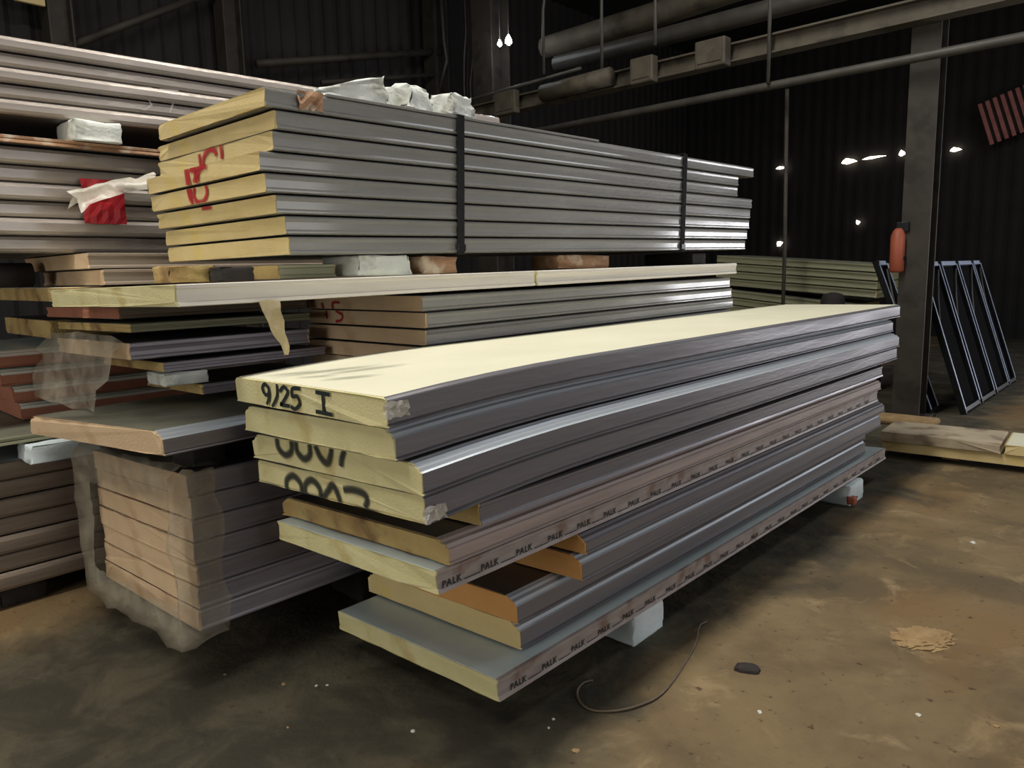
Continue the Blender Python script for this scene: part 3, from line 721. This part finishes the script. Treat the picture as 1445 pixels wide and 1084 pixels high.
# black steel frames leaning in a row
def lean_frame(label, y0, y1, xb, xt, zt, bright=True):
    e = empty('steel_frame', (xb, y0, 0.0)); tag(e, label, 'frame', 'black steel frames leaning beside the column')
    ln = math.hypot(xt - xb, zt); a = math.atan2(xt - xb, zt)
    e.rotation_euler = (0, a, 0)
    w = y1 - y0; s = .035
    for yy in (0, w - s):
        st = box('stile', (-.03, yy, .004), (.03, yy + s, ln), 'black_steel', e, .004)
        box('glint_strip', (.030, yy + .006, .06), (.034, yy + s - .006, ln - .04), 'frame_glint', st)  # painted highlight along the stile face
    for zz in (.02, ln - s * 1.6):
        box('rail', (-.028, s, zz), (.028, w - s, zz + s * 1.4), 'frame_glint' if zz > 1 else 'black_steel', e, .004)  # top rail takes the painted highlight colour too
    box('backing_panel', (-.012, s, .06), (-.006, w - s, ln - .06), 'frame_dark', e)
    tube('brace', [(.0, s, ln * .52), (.012, w * .45, ln * .75), (.012, w - s, ln * .94)], .010, 'pipe_paint', e, 6)
    return e
fr = [('nearest black steel frame of the leaning row, half behind the column', 8.30, 9.0), ('second black steel frame of the leaning row right of the column', 9.08, 9.80),
      ('third black steel frame of the leaning row right of the column', 9.88, 10.62), ('farthest narrow black steel frame of the leaning row', 10.68, 11.1)]
fr = [('black steel frame of the leaning row left behind the column', 7.72, 8.16)] + fr
for k, (lb, a, b) in enumerate(fr):
    if k == 0: lean_frame(lb, 8.56, 8.86, -2.0, -2.62, 1.62)
    else: lean_frame(lb, a + .5, b + .5, -1.74, -2.26, 1.6)

# far greenish stack, tilted, behind the front stack
GL = 'greenish panels of the far stack'
Lw = ['top', 'second', 'third', 'fourth', 'fifth', 'sixth', 'seventh', 'lowest']
for i in range(8):
    short = i >= 4
    panel(Lw[i] + ' long greenish panel of the far stack beyond the strapped bundle', -4.75, 9.1 - (.1 if short else 0), 1.66 - .098 * i - (.03 if short else 0), 1.0, 2.0 - (.22 if short else 0), .088, core='foam_yellow', top='sheet_dull', edge='edge_green', kind='groove', yaw=-90, pitch=-4.8 - (1.5 if short else 0), group=GL)
for k, xx in enumerate((-4.4, -3.1)):
    box_s = box('trestle_block', (xx - .2, 9.2, 0), (xx + .2, 9.95, .80 - .1 * k), 'dark_rubber', None, .02)
    tag(box_s, ['dark support block under the left of the far greenish stack', 'dark support block under the right of the far greenish stack'][k], 'support')
tube('rounded_post', [(-3.1, 8.72, 0), (-3.1, 8.72, 1.20), (-3.1, 8.72, 1.26), (-3.1, 8.72, 1.28)], [.13, .13, .10, .03], 'dark_rubber', n=16); tag(bpy.data.objects['rounded_post'], 'dark rounded post at the end of the far greenish stack', 'post')

# low stack on the ground at the right border
GM = 'low panels at the right border'
panel('lower yellow foam panel lying near the ground at the right border', -.12, 6.62, .055, 1.75, .55, .085, core='foam_ochre', top='sheet_dull', edge='foam_ochre', kind='lip', yaw=4, group=GM, jit=.006)
panel('upper left panel at the right border with a worn greyish end', -1.03, 6.52, .142, .84, .52, .080, core='worn_card', top='worn_card', edge='worn_card', kind='lip', yaw=4, group=GM, jit=.007)
panel('upper right panel at the right border with a yellow grooved foam end', -.02, 6.60, .142, .99, .52, .075, core='foam_ochre', top='sheet_cream', edge='foam_ochre', kind='lip', yaw=4, group=GM, jit=.006)
for k, xx in enumerate((-1.4, -.4)):
    b = box('batten', (xx - .06, 6.70, 0), (xx + .06, 7.1, .053), 'wood', None, .006); tag(b, ['left wooden batten under the low panels at the right', 'right wooden batten under the low panels at the right'][k], 'batten', 'battens under the low panels')

# ------------------------------------------------------------------ overhead steelwork along x at y = 8.2
def runway():
    e = empty('crane_runway', (0, 8.12, 3.84)); tag(e, 'long overhead runway beam with grey boxes crossing the upper right', 'beam')
    b = link('beam', extrude('beam', ibeam_poly(.2, .20, .02, .02), 0, 18.4, 2), 'beam_paint', e)
    b.matrix_local = Matrix(((0, -1, 0, 8.6), (1, 0, 0, .0), (0, 0, 1, .10), (0, 0, 0, 1)))
    b.matrix_local = Matrix.Translation((8.6, 0, .10)) @ Matrix.Rotation(math.pi / 2, 4, 'Z')
    for (x0, x1, dz, dy) in ((-4.42, -4.05, -.05, .26), (-5.30, -4.98, -.05, .24), (-7.6, -7.2, -.06, .22)):
        h = box('motor_box', (x0, -dy, dz), (x1, -.105, .25), 'beam_paint', e, .02)
        box('box_lid', (x0 + .04, -dy - .012, dz + .05), (x1 - .04, -dy, .20), 'beam_paint', h, .004)
    tube('cross_tube', [(-6.7, -.2, .10), (-5.6, -.2, .12)], .11, 'beam_paint', e, 12)
runway()
def rail(label, pts, r, material='pipe_paint', name='pipe'):
    o = tube(name, pts, r, material, n=10); tag(o, label, 'pipe', 'overhead pipes'); return o
rail('long thin pipe running below the overhead beam and across the column', [(-9.6, 8.05, 3.50), (-4, 8.05, 3.51), (-2.2, 8.05, 3.51), (3, 8.05, 3.52)], .045)
rail('wide dusky pipe above the overhead beam', [(-7.1, 8.7, 4.53), (-4.2, 8.7, 4.51), (3, 8.7, 4.49)], .11, 'pipe_paint')
rail('brownish fat duct at the top edge right of centre', [(-7.6, 9.05, 4.92), (-5.6, 9.05, 4.94), (3, 9.05, 5.26)], .16, 'beam_paint')
rail('thin rod left of the overhead boxes', [(-9.5, 8.1, 4.12), (-6.2, 8.1, 4.20)], .022)
rods = [(-6.72, 4.2, 5.4, 'left'), (-5.77, 4.05, 5.2, 'second'), (-5.0, 4.2, 5.0, 'third'), (-3.60, 3.52, 4.8, 'right')]
for x, z0, z1, w in rods:
    o = tube('hanger_rod', [(x + .12 if w == 'left' else x, 7.97, z1 + .05), (x + .03 if w == 'left' else x, 7.97, z1 - .25), (x, 7.97, z1 - .4), (x, 7.97, z0)], .02, 'pipe_paint', n=8)
    tag(o, {'left': 'bent hanger rod left of the others above the overhead beam', 'second': 'straight hanger rod above the long cross tube', 'third': 'short hanger rod above the middle grey box', 'right': 'hanger rod linking overhead beam and thin pipe near the column'}[w], 'rod', 'hanger rods')
o = tube('drop_pipe', [(-3.53, 8.3, 3.5), (-3.5, 8.3, 1.7), (-3.5, 8.3, 0)], .022, 'column_paint', n=8); tag(o, 'thin upright drop pipe behind the far end of the strapped bundle', 'pipe')

# far columns, braces and cables at upper left and centre
column('brownish steel column behind the foam chunks, top centre', -8.3, 8.6, w=.40, foot=True)
column('dim wall column at upper left above the silver bundle', -10.0, 5.25, w=.26, foot=True)
column('dim wall column at the far upper left corner', -10.0, 3.15, w=.26, foot=True)
column('dim wall column left of the cables, top centre', -10.0, 9.0, w=.3, foot=True)
def brace(label, a, b, r=.05):
    o = tube('wall_brace', [a, b], r, 'column_paint', n=6); tag(o, label, 'brace', 'wall braces')
brace('diagonal wall brace above the topmost silver bundle', (-9.95, 3.2, 4.3), (-9.95, 5.2, 5.45))
brace('sloping wall rail behind the foam chunks', (-9.95, 5.6, 4.55), (-9.95, 9.0, 5.35), .06)
brace('lower sloping wall rail behind the foam chunks', (-9.9, 6.6, 4.45), (-9.9, 8.9, 4.95), .04)
for k in range(4):
    x = -8.75 + .07 * k
    o = tube('hanging_cable', [(x, 8.5, 6.2), (x + .02, 8.5, 5.3), (x - .02 + .03 * k, 8.48, 4.9), (x - .06, 8.5, 4.5), (x - .02, 8.5, 3.6)], .014, 'dark_rubber' if k % 2 else 'pipe_paint', n=6)
    tag(o, ['first', 'second', 'third', 'fourth'][k] + ' from the left of the cables hanging beside the brownish column', 'cable', 'hanging cables')
o = tube('hanging_cable', [(-9.4, 8.6, 6.2), (-9.35, 8.6, 5.3), (-9.3, 8.6, 5.0), (-9.5, 8.6, 4.6)], .025, 'pipe_paint', n=6); tag(o, 'lone curved cable hanging left of the brownish column', 'cable', 'hanging cables')
o = box('orange_sign', (-9.9, 2.70, 4.68), (-9.85, 3.0, 5.0), 'foam_ochre', None, .01); o.rotation_euler = (0, 0, 0); tag(o, 'orange yellow board at the extreme upper left corner', 'board')

# lamps: two bright bulbs hanging at the back
def bulb(label, x, y, z, r):
    e = empty('hanging_lamp', (x, y, z)); tag(e, label, 'lamp', 'bright lamps at the back')
    tube('bulb', [(0, 0, -r), (0, 0, -r * .4), (0, 0, r * .6), (0, 0, r * 1.8)], [r * .4, r, r * .8, r * .15], 'lamp_glow', e, 10)
    tube('cord', [(0, 0, r * 1.8), (0, 0, 1.4)], .008, 'dark_rubber', e, 5)
bulb('larger bright lamp at the back, top centre', -7.655, 8.3, 4.885, .05)
bulb('smaller bright lamp left of the larger one, top centre', -7.83, 8.3, 4.885, .034)

# gaps of daylight in the far wall
def gap(label, x, z, w, h, y=17.9, tilt=0):
    bm = bmesh.new()
    vs = [bm.verts.new((w * (a - .5), 0, h * b)) for a, b in ((0, 0), (.35, -.35), (1, .1), (.75, .6), (.3, 1), (.12, .55))]
    f = bm.faces.new(vs); ex_ = bmesh.ops.extrude_face_region(bm, geom=[f]); bmesh.ops.translate(bm, verts=[v for v in ex_['geom'] if isinstance(v, bmesh.types.BMVert)], vec=(0, .02, 0))
    bmesh.ops.recalc_face_normals(bm, faces=bm.faces[:])
    o = link('wall_gap', bm_mesh('wall_gap', bm), 'daylight_gap'); o.location = (x, y, z); o.rotation_euler = (0, math.radians(tilt), 0)
    tag(o, label, 'gap', 'daylight gaps in the far wall')
gap('daylight gap in the far wall beside the far end of the bundle', -7.69, 3.9, .28, .05)
gap('large daylight gap high in the far wall left of the column', -6.13, 3.86, .34, .10)
gap('thin slot of daylight high in the far wall left of the column', -5.6, 3.9, .5, .04, tilt=-3)
gap('small daylight gap nearest the column at its left', -5.03, 3.9, .14, .10)
gap('daylight gap high in the far wall right of the column', -4.01, 3.86, .22, .07)
gap('bright daylight hole above the far greenish stack', -7.67, 2.1, .16, .10, tilt=-30)
gap('tiny daylight hole midway between drop pipe and column', -5.87, 2.5, .09, .08, tilt=-20)
# red corrugated sheets
def red_sheet(label, x0, x1, z0, z1, n):
    e = empty('red_sheet', (x0, 17.6, z0)); tag(e, label, 'sheet', 'red corrugated sheets')
    w = (x1 - x0) / n
    for k in range(n):
        o = box('rib', (k * w, 0, 0), (k * w + w * .55, .04, z1 - z0), 'red_corrugated', e, .008)
        o.rotation_euler = (0, math.radians(-18), 0)
    bk = box('backing', (0, .045, .05), (x1 - x0, .06, z1 - z0 - .02), 'dark_rubber', e); bk.rotation_euler = (0, math.radians(-18), 0)
red_sheet('reddish corrugated sheet hanging at the upper right border', -3.35, -2.2, 3.85, 4.7, 9)

# ------------------------------------------------------------------ things on the ground
wp = [(-1.53, 2.90), (-1.54, 2.84), (-1.48, 2.72), (-1.45, 2.62), (-1.40, 2.42), (-1.37, 2.24), (-1.40, 2.13), (-1.44, 2.06), (-1.50, 2.01), (-1.56, 2.01), (-1.63, 2.06), (-1.65, 2.13), (-1.63, 2.17)]
for _ in range(2):
    q = [wp[0]]
    for a_, b_ in zip(wp, wp[1:]): q += [(a_[0] * .75 + b_[0] * .25, a_[1] * .75 + b_[1] * .25), (a_[0] * .25 + b_[0] * .75, a_[1] * .25 + b_[1] * .75)]
    wp = q + [wp[-1]]
wr = tube('bent_wire', [(x, y, .006 + .002 * math.sin(i * .3)) for i, (x, y) in enumerate(wp)], .0042, 'wire_rust', n=6); tag(wr, 'thin curved wire lying on the ground before the front stack', 'wire')
def lump(name, label, cat, x, y, sx, sy, sz, material, seed, group=None, sub=2):
    rnd = random.Random(seed); bm = bmesh.new(); bmesh.ops.create_icosphere(bm, subdivisions=sub, radius=1)
    for v in bm.verts:
        k = 1 + rnd.uniform(-.22, .22); v.co = Vector((v.co.x * sx * k, v.co.y * sy * k, max(v.co.z, -.05) * sz * k))
    o = link(name, bm_mesh(name, bm, False), material); o.location = (x, y, .0); o.rotation_euler = (0, 0, rnd.uniform(0, 6)); tag(o, label, cat, group); return o
lump('dirt_mound', 'pale flattened dirt mound on the sunny ground at right', 'mound', -.76, 3.36, .13, .095, .012, 'earth_pale', 3, sub=4)
lump('dirt_clod', 'dark clod on the ground just outside the shade of the front stack', 'clod', -1.21, 2.64, .05, .035, .025, 'dark_rubber', 4)
GC = 'pale chips on the ground'
chips = [(-2.55, 1.36, .012, 'pale chip left of the pair on the dark ground below the bundle film'), (-2.41, 1.47, .008, 'pale chip nearest the lowest left foam corner of the front stack'),
         (-2.44, 1.44, .009, 'twin pale chip just beside the one near the lowest foam corner'), (-2.80, 1.24, .008, 'tiny pale chip on dark ground right below the wrapped bundle'),
         (-1.59, 1.88, .009, 'pale chip on dark ground below the loop of the wire'), (-1.57, 1.83, .008, 'tiny pale chip just under the chip below the wire loop'),
         (-1.42, 1.79, .016, 'larger pale chip at the lower border left of centre right ground'), (-1.05, 2.40, .012, 'pale chip on brown ground below the dark clod'),
         (-.62, 2.75, .013, 'pale chip below the pale dirt mound'), (-.40, 2.85, .014, 'pale chip on brown ground near the lower right corner'),
         (-.85, 4.75, .022, 'flat pale chip on the brown ground near the low panels at right'), (-.45, 4.2, .018, 'pale chip close to the right border above the dirt mound'),
         (-2.28, 1.22, .007, 'tiny pale chip near the bottom border left of centre'), (-1.92, 1.5, .012, 'flat pinkish chip on dark ground under the lowest panel corner')]
for k, (x, y, r, lb) in enumerate(chips): lump('debris_chip', lb, 'chip', x, y, r, r * .7, r * .5, 'chip_white' if k % 3 else 'earth_pale', 100 + k, GC, sub=1)
